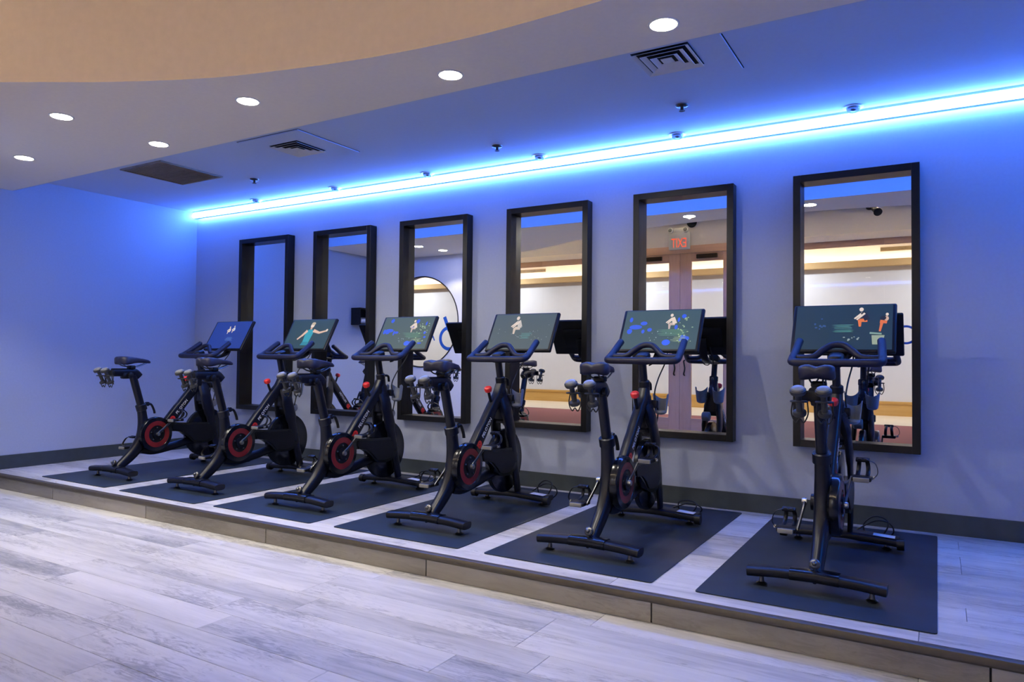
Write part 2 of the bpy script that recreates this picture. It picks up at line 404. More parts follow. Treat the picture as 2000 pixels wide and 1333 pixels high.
# ------------------------------------------------------------------ mirrors
MX = [(.822, 1.556), (1.901, 2.630), (2.971, 3.699), (4.082, 4.802), (5.166, 5.886), (6.268, 6.986)]
MLAB = ['tall black box-framed mirror nearest the corner, showing only blue wall',
        'tall black box-framed mirror second from the corner, showing a wall dispenser',
        'tall black box-framed mirror showing the round window',
        'tall black box-framed mirror showing glazing and maroon carpet, fourth from the corner',
        'tall black box-framed mirror showing the exit sign and wooden doors',
        'tall black box-framed mirror farthest from the corner, showing a ceiling camera']
MZ0, MZ1, FW, FD = .470, 2.228, .045, .087
for (a, b), lab in zip(MX, MLAB):
    r = empty('wall_mirror', ((a+b)/2, 0, MZ0)); tag(r, lab, 'mirror', 'tall mirrors on the bike wall'); OFF = Vector(r.location)
    for nm, p, q in (('frame_stile', (a, -FD, MZ0), (a+FW, -.0015, MZ1)), ('frame_stile', (b-FW, -FD, MZ0), (b, -.0015, MZ1)),
                     ('frame_rail', (a+FW, -FD, MZ0), (b-FW, -.0015, MZ0+FW)), ('frame_rail', (a+FW, -FD, MZ1-FW), (b-FW, -.0015, MZ1))):
        MB().span(p, q, bev=.002).build(nm, 'frame', r, smooth=False)
    MB().span((a+FW, -.006, MZ0+FW), (b-FW, -.0015, MZ1-FW)).build('mirror_glass', 'mirror', r, smooth=False)
OFF = Vector((0, 0, 0))

# ------------------------------------------------------------------ ceiling fittings
DL = [((6.063, -2.052), 'round downlight near the square air vent, brightest over the bikes'),
      ((4.936, -2.055), 'round downlight next towards the corner from the large square vent'),
      ((3.709, -2.316), 'round downlight below the middle of the curved beige upstand'),
      ((2.489, -2.701), 'round downlight close under the curved edge at the far left'),
      ((2.484, -2.064), 'round downlight beside the brown return grille'),
      ((1.273, -2.344), 'round downlight closest to the blue end wall'),
      ((1.36, -2.76), 'round downlight seen only in the mirrors, before the round window')]
for i, ((x, y), lab) in enumerate(DL):
    r = empty('downlight', (x, y, ZS)); tag(r, lab, 'downlight', 'round downlights in the lowered ceiling'); OFF = Vector(r.location)
    MB().lathe([(.058, -.0045), (.064, -.004), (.068, -.0005), (.060, -.0005)], (x, y, ZS), n=32).build('trim_ring', 'vent', r)
    MB().lathe([(.057, -.0055), (.057, -.003)], (x, y, ZS), n=32).build('lens', 'downlight', r)
    l = bpy.data.lights.new('downlight_lamp', 'SPOT'); l.energy = DOWN_W*(.5, 1.35, 1.35, .9, 1.35, 1.0, .8)[i]; l.color = (1.0, .925, .81); l.spot_size = R((96, 116, 116, 116, 116, 104, 104)[i]); l.spot_blend = .4; l.shadow_soft_size = .012
    lo = bpy.data.objects.new('lamp', l); C.objects.link(lo); lo.parent = r; lo.location = (0, 0, -.012); lo.rotation_euler.x = R((0, 31, 31, 20, 31, 0, 0)[i])   # the wide part is aimed at the bikes and the wall
    l = bpy.data.lights.new('downlight_beam', 'SPOT'); l.energy = BEAM_W*(.5, 1.0, 1.0, .5, 1.0, 1.0, .8)[i]; l.color = (1.0, .925, .81); l.spot_size = R(76); l.spot_blend = 1.0; l.shadow_soft_size = .012
    lo = bpy.data.objects.new('lamp', l); C.objects.link(lo); lo.parent = r; lo.location = (0, 0, -.012)
OFF = Vector((0, 0, 0))
def diffuser(x, y, s, panel, lab):
    """square louvred supply vent: nested tilted frames around a small plate, in a wide panel"""
    r = empty('air_vent', (x, y, ZA)); tag(r, lab, 'air vent', 'square air vents in the ceiling bay'); global OFF; OFF = Vector(r.location)
    (px0, px1, py0, py1) = panel
    MB().span((px0, py0, ZA-.009), (px1, py1, ZA-.0005), bev=.001).build('panel', 'bay', r, smooth=False)
    g = .006
    for a_, b_ in (((px0-g, py0-g), (px0, py1+g)), ((px1, py0-g), (px1+g, py1+g)), ((px0, py0-g), (px1, py0)), ((px0, py1), (px1, py1+g))):
        MB().span((a_[0], a_[1], ZA-.0015), (b_[0], b_[1], ZA-.0005)).build('shadow_gap', 'ventdark', r, smooth=False)
    MB().box((x, y, ZA-.0098), (s, s, .002)).build('opening', 'ventdark', r, smooth=False)
    for k, (a, b) in enumerate(((1.0, .86), (.76, .58), (.48, .30))):
        m = MB(); o = a*s/2; i_ = b*s/2; zo, zi = ZA-.023, ZA-.012
        for q in range(4):
            c0, c1 = [(-1, -1), (1, -1), (1, 1), (-1, 1)][q], [(-1, -1), (1, -1), (1, 1), (-1, 1)][(q+1) % 4]
            v = [(x+c0[0]*o, y+c0[1]*o, zo), (x+c1[0]*o, y+c1[1]*o, zo), (x+c1[0]*i_, y+c1[1]*i_, zi), (x+c0[0]*i_, y+c0[1]*i_, zi)]
            v += [(p[0], p[1], p[2]+.002) for p in v]
            m.add(v, [[0, 1, 2, 3], [4, 5, 6, 7], [0, 1, 5, 4], [1, 2, 6, 5], [2, 3, 7, 6], [3, 0, 4, 7]])
        m.build('louver', 'vent', r, smooth=False)
    MB().box((x, y, ZA-.017), (s*.2, s*.2, .004), bev=.001).build('center_plate', 'vent', r, smooth=False)
diffuser(5.87, -1.42, .30, (5.57, 6.18, -1.80, -1.10), 'large white square air vent beside the brightest downlight')
diffuser(2.93, -1.235, .29, (2.63, 3.26, -1.54, -.925), 'small white square air vent next to the brown grille')
OFF = Vector((0, 0, 0))
r = empty('return_grille', (1.385, -1.235, ZA)); tag(r, 'brown dusty rectangular return grille near the corner', 'air grille'); OFF = Vector(r.location)
for nm, a, b in (('frame_side', (1.10, -1.525, ZA-.012), (1.115, -.935, ZA-.0005)), ('frame_side', (1.655, -1.525, ZA-.012), (1.67, -.935, ZA-.0005)),
                 ('frame_side', (1.115, -1.525, ZA-.012), (1.655, -1.51, ZA-.0005)), ('frame_side', (1.115, -.95, ZA-.012), (1.655, -.935, ZA-.0005))):
    MB().span(a, b).build(nm, 'grille', r, smooth=False)
MB().span((1.115, -1.51, ZA-.004), (1.655, -.95, ZA-.0005)).build('filter', 'grille', r, smooth=False)
for i in range(26):
    y = -1.50+i*.0216
    MB().box((1.385, y, ZA-.009), (.54, .010, .0012), rot=Matrix.Rotation(R(30), 3, 'X')).build('blade', 'grille', r, smooth=False)
OFF = Vector((0, 0, 0))
for i, x in enumerate((6.63, 5.515, 4.419, 3.325, 2.244, 1.156)):
    y = -.152
    r = empty('recessed_spot', (x, y, ZA)); tag(r, 'small unlit swivel spotlight by the light strip, %s from the corner' % ('sixth', 'fifth', 'fourth', 'third', 'second', 'first')[i], 'spotlight', 'swivel spotlights along the light strip'); OFF = Vector(r.location)
    MB().lathe([(.046, -.004), (.058, -.006), (.062, -.0005), (.050, -.0005)], (x, y, ZA), n=28).build('trim_ring', 'vent', r)
    MB().lathe([(.047, -.0025), (.047, -.0005)], (x, y, ZA), n=28).build('recess', 'ventdark', r)
    MB().lathe([(.036, -.018), (.040, -.004), (.034, .0)], (x, y+.003, ZA-.004), axis=(0, .25, 1), n=24).build('lamp_cup', 'spot', r)
    MB().lathe([(.006, -.022), (.022, -.016), (.022, -.014)], (x, y+.002, ZA-.004), axis=(0, .25, 1), n=20).build('bulb', 'dbcap', r)
for x, y, lab in ((5.721, -.703, 'dark fire sprinkler between the large vent and the light strip'), (4.267, -.534, 'dark fire sprinkler over the fourth bike from the corner'), (1.837, -.735, 'dark fire sprinkler near the brown grille')):
    r = empty('fire_sprinkler', (x, y, ZA)); tag(r, lab, 'sprinkler', 'fire sprinklers in the ceiling bay'); OFF = Vector(r.location)
    MB().lathe([(.040, -.0005), (.038, -.008), (.022, -.013)], (x, y, ZA), n=24).build('escutcheon', 'brass', r)
    MB().lathe([(.010, -.012), (.010, -.030), (.006, -.034)], (x, y, ZA), n=16).build('stem', 'brass', r)
    MB().lathe([(.019, -.036), (.019, -.038), (.004, -.034)], (x, y, ZA), n=16).build('deflector', 'brass', r)
OFF = Vector((0, 0, 0))

# ------------------------------------------------------------------ glazed front with double doors, seen in the mirrors
HT, HB = 2.615, 2.535       # wooden head rail
struct(MB().span((.4, YW-.12, 2.70), (XR, YW, 3.7)).build('wall_front', 'plaster', smooth=False), 'plain wall above the glazed front')
struct(MB().span((.6, YW-.06, HT), (3.0, YW+.04, 2.70)).build('trim_3', 'ceil', smooth=False))
struct(MB().span((4.62, YW-.06, HT), (7.15, YW+.04, 2.70)).build('trim_4', 'ceil', smooth=False))
struct(MB().span((3.0, YW-.06, 2.59), (4.62, YW+.03, 2.70), bev=.003).build('trim_5', 'woodrail', smooth=False), 'wooden head above the double doors')
for i, (a, b, name) in enumerate(((.62, 1.52, 'window_2'), (1.52, 2.96, 'window_3'), (4.66, 6.49, 'window_4'), (6.49, 7.15, 'window_5'))):
    w = empty(name, ((a+b)/2, YW, FZ)); struct(w, 'full-height glass panel of the glazed front'); OFF = Vector(w.location)
    MB().span((a, YW-.03, HB), (b, YW+.03, HT), bev=.003).build('head_rail', 'woodrail', w, smooth=False)
    MB().span((a, YW-.03, FZ), (b, YW+.03, FZ+.05), bev=.003).build('sill_rail', 'bronze', w, smooth=False)
    MB().span((a+.003, YW-.006, FZ+.05), (b-.003, YW+.006, HB)).build('pane', 'glass', w, smooth=False)
OFF = Vector((0, 0, 0))
struct(MB().span((7.15, YW-.12, FZ-.1), (XR, YW, 2.70)).build('wall_front_side', 'plaster', smooth=False))  # unseen stretch made solid to keep lobby light off the right side
struct(MB().span((2.96, YW-.05, FZ), (3.0, YW+.03, HT), bev=.002).build('trim_6', 'woodframe', smooth=False))
struct(MB().span((4.62, YW-.05, FZ), (4.66, YW+.03, HT), bev=.002).build('trim_7', 'woodframe', smooth=False))
for name, a, b, hx in (('door_1', 3.003, 3.8205, 3.745), ('door_2', 3.8235, 4.617, 3.895)):
    dr = empty(name, ((a+b)/2, YW, FZ)); struct(dr, 'glazed wooden door leaf with a curved pull handle'); OFF = Vector(dr.location)
    sw = .166
    MB().span((a, YW-.022, FZ+.006), (a+sw, YW+.022, 2.585), bev=.003).build('stile', 'woodframe', dr, smooth=False)
    MB().span((b-sw, YW-.022, FZ+.006), (b, YW+.022, 2.585), bev=.003).build('stile', 'woodframe', dr, smooth=False)
    MB().span((a+sw, YW-.022, FZ+.006), (b-sw, YW+.022, .175), bev=.003).build('rail', 'woodrail', dr, smooth=False)
    MB().span((a+sw, YW-.022, 2.465), (b-sw, YW+.022, 2.585), bev=.003).build('rail', 'woodrail', dr, smooth=False)
    MB().span((a+sw, YW-.004, .175), (b-sw, YW+.004, 2.465)).build('pane', 'glass', dr, smooth=False)
    MB().sweep(crom([(hx, YW+.02, .80), (hx, YW+.06, .82), (hx+.02, YW+.075, .90), (hx, YW+.06, 1.0), (hx, YW+.02, 1.02)], 5), .011, 10).build('handle', 'bronze', dr)
    MB().span((a+.25, YW+.022, 2.50), (a+.55, YW+.065, 2.56), bev=.006).build('door_closer', 'bronze', dr, smooth=False)
OFF = Vector((0, 0, 0))
cl_ = empty('added_cove_light', (4.7, YW, 3.08)); tag(cl_, 'added slim ledge with an unseen warm fill lamp high above the glazed front', 'cove light'); OFF = Vector(cl_.location)
MB().span((.8, YW+.001, 3.085), (XR-.01, YW+.11, 3.095)).build('ledge', 'plaster', cl_, smooth=False)
MB().span((.8, YW+.10, 3.095), (XR-.01, YW+.11, 3.14)).build('lip', 'plaster', cl_, smooth=False)
M['covefill'] = emit('cove_fill', *COVE_FILL)
MB().span((.8, YW+.03, 3.097), (XR-.01, YW+.07, 3.105)).build('lamp_strip', 'covefill', cl_, smooth=False)
OFF = Vector((0, 0, 0))
# exit sign
r = empty('exit_sign', (3.822, YW+.002, 2.80)); tag(r, 'white emergency exit sign with two lamp heads, mirrored above the wooden doors', 'exit sign'); OFF = Vector(r.location)
MB().span((3.665, YW+.032, 2.645), (3.98, YW+.075, 2.90), bev=.008).build('housing', 'exitbody', r)
MB().span((3.70, YW+.002, 2.71), (3.945, YW+.034, 2.95), bev=.008).build('mounting_plate', 'exitbody', r)
MB().span((3.74, YW+.032, 2.885), (3.90, YW+.07, 2.965), bev=.012).build('battery_box', 'exitbody', r)
for hx in (3.70, 3.925):
    h = MB().lathe([(.036, -.03), (.042, .0), (.040, .028), (.030, .030)], (hx, YW+.085, 2.925), axis=(0, 1, .15), n=20).build('lamp_head', 'exitbody', r)
    MB().lathe([(.031, .029), (.024, .033)], (hx, YW+.085, 2.925), axis=(0, 1, .15), n=20).build('lens', 'dbcap', h)
text_mesh('lettering', 'EXIT', .135, 'exitred', r, Matrix.Translation((3.822, YW+.0775, 2.735)) @ Matrix.Rotation(math.pi, 4, 'Z') @ Matrix.Rotation(math.pi/2, 4, 'X') @ Matrix.Scale(.84, 4, (1, 0, 0)) @ Matrix.Scale(1.45, 4, (0, 1, 0)))
OFF = Vector((0, 0, 0))
# ceiling camera and dome
r = empty('security_camera', (6.39, -4.5, ZR)); tag(r, 'black security camera hanging from the high ceiling, seen in a mirror', 'camera'); OFF = Vector(r.location)
MB().lathe([(.05, 0), (.05, -.02), (.02, -.03)], (6.36, -4.5, ZR-.0005), n=20).build('base', 'plastic', r)
MB().sweep([(6.36, -4.5, ZR-.02), (6.36, -4.5, 2.90)], .014, 10).build('drop_rod', 'plastic', r)
MB().sweep(crom([(6.36, -4.5, 2.90), (6.36, -4.5, 2.862), (6.40, -4.5, 2.855), (6.44, -4.5, 2.845)], 4), .016, 10).build('bracket', 'plastic', r)
MB().lathe([(.028, -.075), (.036, -.065), (.036, .05), (.05, .08), (.046, .084)], (6.45, -4.46, 2.83), axis=(.35, .8, -.5), n=20).build('housing', 'plastic', r)
OFF = Vector((0, 0, 0))
tag(MB().lathe([(.075, -.0005), (.073, -.012), (.06, -.03), (.035, -.045), (.005, -.05)], (3.99, YW+.0005, 3.04), axis=(0, -1, 0), n=28).build('wall_dome', 'bikegloss'), 'small dark dome on the wall, mirrored above the exit sign', 'dome camera')
# wipes dispenser on the end wall
r = empty('wipes_dispenser', (0, -2.60, 1.47)); tag(r, 'black wall dispenser with white wipes, mirrored second from the corner', 'dispenser'); OFF = Vector(r.location)
for nm, a, b in (('back_panel', (.0005, -2.77, 1.47), (.012, -2.46, 1.71)), ('side_panel', (.012, -2.77, 1.47), (.17, -2.755, 1.71)), ('side_panel', (.012, -2.475, 1.47), (.17, -2.46, 1.71)),
                 ('top_panel', (.012, -2.755, 1.695), (.17, -2.475, 1.71)), ('bottom_panel', (.012, -2.755, 1.47), (.17, -2.475, 1.485)), ('shelf', (.012, -2.755, 1.575), (.16, -2.475, 1.585))):
    MB().span(a, b, bev=.001).build(nm, 'plastic', r, smooth=False)
MB().lathe([(.012, -.09), (.05, -.09), (.05, .09), (.012, .09)], (.085, -2.615, 1.537), axis=(0, 1, 0), n=24).build('wipe_roll', 'white', r)
OFF = Vector((0, 0, 0))
# vinyl marks on the glass
m = MB(); q = 48; ri, ro = .093, .121
vs = []
for i in range(q):
    t = 2*math.pi*i/q
    for rr, yy in ((ri, YW+.0075), (ro, YW+.0075)): vs.append((6.735+rr*math.cos(t), yy, 1.37+rr*math.sin(t)))
tag(m.add(vs, [[2*i, 2*i+1, (2*i+3) % (2*q), (2*i+2) % (2*q)] for i in range(q)]).build('letter_ring', 'vinylblue', smooth=False), 'blue ring letter on the glazed front, seen in the farthest mirror', 'lettering')
r = empty('window_lettering', (.95, -3.19, 1.30)); tag(r, 'blue emblem and letter on the round window, seen in a mirror', 'lettering'); OFF = Vector(r.location)
m = MB(); vs = []
for i in range(q+1):
    t = R(65)+R(300)*i/q
    for rr in (.125, .172): vs.append((1.165+rr*math.cos(t), -3.192, 1.295+rr*math.sin(t)))
m.add(vs, [[2*i, 2*i+1, 2*i+3, 2*i+2] for i in range(q)]).build('emblem_ring', 'vinylblue', r, smooth=False)
MB().sweep([(1.085, -3.191, 1.60), (1.17, -3.191, 1.40)], [(.028, .0008), (.028, .0008)], 8, ref=(1, 0, .4)).build('emblem_slash', 'vinylblue', r)
text_mesh('letter', 'A', .20, 'vinylblue', r, Matrix.Translation((.855, -3.191, 1.325)) @ Matrix.Rotation(math.pi, 4, 'Z') @ Matrix.Rotation(math.pi/2, 4, 'X'))
OFF = Vector((0, 0, 0))

# ------------------------------------------------------------------ lobby beyond the glass
LX0, LX1, LZ = -9.5, 13.0, 3.60
struct(MB().span((LX0, -9.75, FZ-.1), (LX1, YW-.05, FZ-.003)).build('floor_carpet', 'carpet', smooth=False), 'maroon carpet of the lobby')
struct(MB().span((LX0, YW-.05, FZ-.1), (.62, -3.27, FZ-.003)).build('floor_lobby_side', 'carpet', smooth=False))
struct(MB().span((LX0, YL, FZ-.1), (LX1, -9.75, FZ)).build('floor_marble', 'marble', smooth=False), 'cream marble strip in the lobby')
struct(MB().span((LX0, YL-.1, FZ-.1), (LX1, YL, LZ+.1)).build('wall_lobby', 'lobbywall', smooth=False))
struct(MB().span((LX0, YL-.1, LZ), (LX1, YW-.06, LZ+.1)).build('ceiling_lobby', 'ceil', smooth=False))
struct(MB().span((LX0, YW-.06, LZ), (-.15, 0, LZ+.1)).build('ceiling_lobby_side', 'ceil', smooth=False))
struct(MB().span((LX0-.1, YL, FZ-.1), (LX0, 0, LZ+.1)).build('wall_lobby_left', 'lobbywall', smooth=False))
struct(MB().span((LX1, YL, FZ-.1), (LX1+.1, YW, LZ+.1)).build('wall_lobby_right', 'lobbywall', smooth=False))
struct(MB().span((XR+.15, YW-.05, FZ-.1), (LX1, YW, LZ+.1)).build('wall_lobby_front', 'lobbywall', smooth=False))
struct(MB().span((LX0, -.1, FZ-.1), (-.15, 0, LZ+.1)).build('wall_lobby_back', 'lobbywall', smooth=False))
bb = MB().span((LX0, YL, FZ), (LX1, YL+.02, .13)).build('baseboard_lobby', 'woodbase', smooth=False); struct(bb, 'tall honey wood skirting in the lobby')
MB().span((LX0, YL, .13), (LX1, YL+.035, .185), bev=.008).build('cap_rail', 'woodbase', bb, smooth=False)
cv = empty('lobby_cove', (0, YL, 3.09)); tag(cv, 'beige ledge with a hidden warm lamp along the lobby wall', 'cove light'); OFF = Vector(cv.location)
MB().span((LX0, YL+.0005, 3.09), (LX1, YL+.20, 3.11)).build('ledge', 'bandbeige', cv, smooth=False)
MB().span((LX0, YL+.19, 3.11), (LX1, YL+.20, 3.23)).build('fascia', 'bandbeige', cv, smooth=False)
MB().span((LX0, YL+.08, 3.112), (LX1, YL+.13, 3.13)).build('lamp_strip', 'cove', cv, smooth=False)
OFF = Vector((0, 0, 0))
for x in (6.6, -2.75):
    r = empty('lobby_vent', (x, YL, 3.42)); tag(r, 'brown slot vent high on the lobby wall, seen in the %s mirror' % ('farthest' if x > 3 else 'fourth'), 'air vent', 'slot vents on the lobby wall'); OFF = Vector(r.location)
    MB().span((x-.58, YL+.0005, 3.415), (x+.58, YL+.008, 3.505)).build('slot_plate', 'grille', r, smooth=False)
    for i in range(4): MB().span((x-.57, YL+.008, 3.425+i*.02), (x+.57, YL+.02, 3.431+i*.02)).build('vane', 'grille', r, smooth=False)
OFF = Vector((0, 0, 0))
for x, y, lw in ((-6.5, -11.1, 'beyond the round window'), (-3.2, -11.1, 'by the end of the lobby'), (.4, -11.1, 'behind the first glass panels'), (4.0, -11.1, 'behind the wooden doors'), (7.7, -11.1, 'behind the glass with the ring letter'), (11.0, -11.1, 'at the far end of the lobby')):
    r = empty('lobby_fill_lamp', (x, y, LZ)); tag(r, 'added flush round lobby fill lamp '+lw, 'ceiling lamp', 'added lobby fill lamps'); OFF = Vector(r.location)
    MB().lathe([(.17, -.02), (.19, -.015), (.19, -.0005)], (x, y, LZ), n=28).build('rim', 'alu', r)
    MB().lathe([(.165, -.022), (.165, -.018)], (x, y, LZ), n=28).build('lens', 'lobbyfilllens', r)
    l = bpy.data.lights.new('lobby_fill_light', 'AREA'); l.shape = 'DISK'; l.size = .32; l.energy = LOBBY_FILL_W; l.color = (.90, .94, 1.0)
    lo = bpy.data.objects.new('lamp', l); C.objects.link(lo); lo.parent = r; lo.location = (0, 0, -.03)
OFF = Vector((0, 0, 0))
#PART3
# ------------------------------------------------------------------ rubber mats
BX = [1.24, 2.315, 3.40, 4.482, 5.522, 6.607]
ORD = ['first', 'second', 'third', 'fourth', 'fifth', 'sixth']
MATX = [(.693, 1.607), (1.811, 2.702), (2.871, 3.785), (3.968, 4.875), (5.037, 5.95), (6.152, 7.069)]
MATY = [(-1.884, -.13), (-1.892, -.13), (-1.87, -.12), (-1.856, -.10), (-1.855, -.09), (-1.865, -.112)]
for i, ((a, b), (c, d_)) in enumerate(zip(MATX, MATY)):
    pts = []
    for cx_, cy_, t0 in ((b-.015, d_-.015, 0), (a+.015, d_-.015, 90), (a+.015, c+.015, 180), (b-.015, c+.015, 270)):
        for k in range(4): t = R(t0+30*k); pts.append((cx_+.015*math.cos(t), cy_+.015*math.sin(t)))
    OFF = Vector(((a+b)/2, (c+d_)/2, 0))
    o = MB().prism(pts, (0, 0, .005), (0, 0, .0006), (1, 0, 0), (0, 1, 0)).build('exercise_mat', 'rubber', smooth=False); o.location = OFF
    tag(o, 'dark rubber floor mat under the %s bike from the corner' % ORD[i], 'mat', 'rubber mats under the bikes')
BZ = .0057
# ------------------------------------------------------------------ exercise bike, built once in the plane x = 0 and copied
OFF = Vector((0, -1.05, BZ))
bike = empty('exercise_bike', (0, 0, 0))
# rear and front stabilisers
for s in (-1, 1):
    MB().sweep(crom([(s*.085, -1.600, .074), (s*.18, -1.603, .070), (s*.283, -1.606, .062)], 3), [(.043, .022)]*7, 14, ref=(0, 1, 0), power=3.2).build('rear_stabilizer', 'bike', bike)
MB().sweep([(-.10, -1.60, .075), (0, -1.60, .078), (.10, -1.60, .075)], [(.047, .026)]*3, 14, ref=(0, 1, 0), power=3.2).build('stabilizer_sleeve', 'bikegloss', bike)
fs_ = MB().sweep(crom([(-.285, -.615, .055), (-.15, -.615, .062), (0, -.615, .068), (.15, -.615, .062), (.285, -.615, .055)], 3), [(.070, .021)]*13, 14, ref=(0, 1, 0), power=3.5).build('front_stabilizer', 'bike', bike)
MB().box((.215, -.635, .0825), (.105, .062, .0012), rot=Matrix.Rotation(R(2.8), 3, 'Y')).build('paper_label', 'label', fs_, smooth=False)
for s in (-1, 1):
    MB().sweep([(s*.277, -.66, .05), (s*.312, -.66, .05)], .030, 16).build('transport_wheel', 'plastic', bike)
    for y in (-1.60, -.60):
        MB().lathe([(.022, 0), (.024, .006), (.012, .012), (.008, .05)], (s*.225, y, BZ), n=14).build('leveling_foot', 'darksteel', bike)
# curved rear strut and seat tube
st = crom([(-1.575, .078), (-1.50, .135), (-1.425, .205), (-1.368, .30), (-1.352, .40), (-1.362, .50), (-1.376, .575)], 4)
w_ = crom([(.030, .032), (.031, .040), (.034, .046), (.037, .048), (.037, .044), (.034, .036), (.033, .034)], 4)
MB().sweep([(0, y, z) for y, z in st], [tuple(w) for w in w_], 16, ref=(1, 0, 0), power=2.6).build('rear_strut', 'bike', bike)
MB().lathe([(.010, -.012), (.022, -.010), (.023, .004), (.017, .010), (.010, .012)], (0, -1.600, .128), axis=(0, -1, .35), n=20).build('hinge_cap', 'darksteel', bike)
MB().lathe([(.012, .0), (.011, .012), (.004, .018)], (0, -1.606, .131), axis=(0, -1, .35), n=16).build('hinge_bolt', 'darksteel', bike)
MB().sweep(crom([(0, -1.592, .118), (.004, -1.615, .085), (0, -1.612, .05)], 4), [(.013, .009)]*9, 10).build('strut_latch', 'bikegloss', bike)
sp = MB().lathe([(.034, 0), (.043, .004), (.043, .05), (.036, .055)], (0, -1.365, .545), axis=(0, -.31, .95), n=24).build('seat_collar', 'bike', bike)
MB().sweep(crom([(.005, -1.345, .588), (.012, -1.318, .598), (.016, -1.292, .590), (.018, -1.270, .545), (.018, -1.262, .515)], 4), [(.010, .012)]*8+[(.009, .011)]*9, 10).build('seat_lever', 'plastic', sp)
MB().lathe([(.018, -.012), (.018, .012)], (.008, -1.325, .598), axis=(1, 0, 0), n=16).build('lever_pivot', 'plastic', sp)
MB().sweep([(0, -1.372, .57), (0, -1.455, .845)], [(.026, .030)]*2, 16, ref=(1, 0, 0), power=2.4).build('seat_post', 'bike', bike)
# seat slide, clamp and saddle
MB().sweep(crom([(0, -1.40, .832), (0, -1.44, .868), (0, -1.50, .870), (0, -1.63, .872)], 4), [(.024, .034)]*13, 14, ref=(1, 0, 0), power=3).build('seat_slide', 'bike', bike)
MB().box((0, -1.515, .845), (.052, .075, .055), bev=.012).build('slide_block', 'plastic', bike)
MB().lathe([(.016, 0), (.022, .006), (.022, .026), (.012, .030)], (.026, -1.50, .85), axis=(1, 0, 0), n=16).build('slide_knob', 'plastic', bike)
sd = []
for y, hw, zt, zb in ((-1.588, .020, .982, .966), (-1.584, .055, .992, .952), (-1.57, .074, 1.000, .944), (-1.54, .079, 1.003, .942), (-1.50, .068, 1.000, .946), (-1.46, .050, .996, .950), (-1.42, .034, .992, .951), (-1.375, .025, .987, .950), (-1.33, .021, .979, .946), (-1.308, .015, .968, .946), (-1.300, .004, .960, .950)):
    ring = []
    for k in range(20):
        th = 2*math.pi*k/20; c, q_ = math.cos(th), math.sin(th)
        x_ = hw*math.copysign(abs(c)**.75, c); zc, hz = (zt+zb)/2, (zt-zb)/2
        z_ = zc+hz*math.copysign(abs(q_)**.8, q_)
        z_ += .010*(abs(x_)/.083) if q_ > 0 else -.024*(abs(x_)/.083)**1.5
        if q_ > 0: z_ -= .008*max(0, 1-abs(x_)/.018)
        ring.append((x_, y, z_))
    sd.append(ring)
sad = MB().rings(sd).build('saddle', 'grip', bike, ang=60)
for s in (-1, 1):
    MB().sweep(crom([(s*.030, -1.565, .945), (s*.024, -1.52, .922), (s*.022, -1.43, .918), (s*.014, -1.345, .945)], 4), .0042, 8).build('saddle_rail', 'darksteel', sad)
MB().box((0, -1.47, .914), (.066, .045, .030), bev=.008).build('saddle_clamp', 'plastic', sad)
MB().sweep([(0, -1.47, .875), (0, -1.47, .912)], .016, 14).build('saddle_pin', 'plastic', sad)
# holder for the hand weights behind the seat
wr = MB().box((0, -1.645, .868), (.095, .030, .046), bev=.008).build('weight_holder', 'plastic', bike)
for s in (-1, 1):
    MB().sweep(crom([(s*.051+.034*math.cos(2*math.pi*k/12), -1.690+.034*math.sin(2*math.pi*k/12), .845) for k in range(12)], 2, closed=True), .0042, 8, closed=True).build('holder_ring', 'cord', wr)
    MB().sweep(crom([(s*.051-.030, -1.665, .845), (s*.051-.034, -1.672, .79), (s*.051-.016, -1.670, .752), (s*.051, -1.672, .768), (s*.051+.016, -1.670, .752), (s*.051+.034, -1.672, .79), (s*.051+.030, -1.665, .845)], 4), .0032, 8).build('holder_wire', 'cord', wr)
    MB().sweep(crom([(s*.051, -1.655, .862), (s*.051, -1.66, .83), (s*.051, -1.645, .775)], 4), .0035, 8).build('holder_stay', 'cord', wr)
# drive: crank cover, cranks, pedals, guard
CY, CZc = -1.272, .340
def disc_profile(x0, prof, name, m, parent, n=40): return MB().lathe(prof, (x0, CY, CZc), axis=(1, 0, 0), n=n).build(name, m, parent)
dk = disc_profile(0, [(.120, .022), (.138, .026), (.147, .036), (.147, .066), (.142, .074), (.114, .078), (.108, .072)], 'crank_cover', 'bikegloss', bike)
disc_profile(0, [(.112, .070), (.113, .0765), (.074, .0765), (.070, .070)], 'red_ring', 'redring', dk)
disc_profile(0, [(.076, .066), (.074, .074), (.030, .072), (.006, .076)], 'inner_plate', 'plastic', dk)
for k in range(5):
    t = 2*math.pi*k/5+.3
    MB().lathe([(.006, .0), (.006, .006), (.003, .008)], (.073, CY+.055*math.cos(t), CZc+.055*math.sin(t)), axis=(1, 0, 0), n=10).build('cover_bolt', 'darksteel', dk)
MB().sweep([(-.06, CY, CZc), (.085, CY, CZc)], .040, 20).build('bottom_bracket', 'bike', bike)
ca = R(43); cl = .170
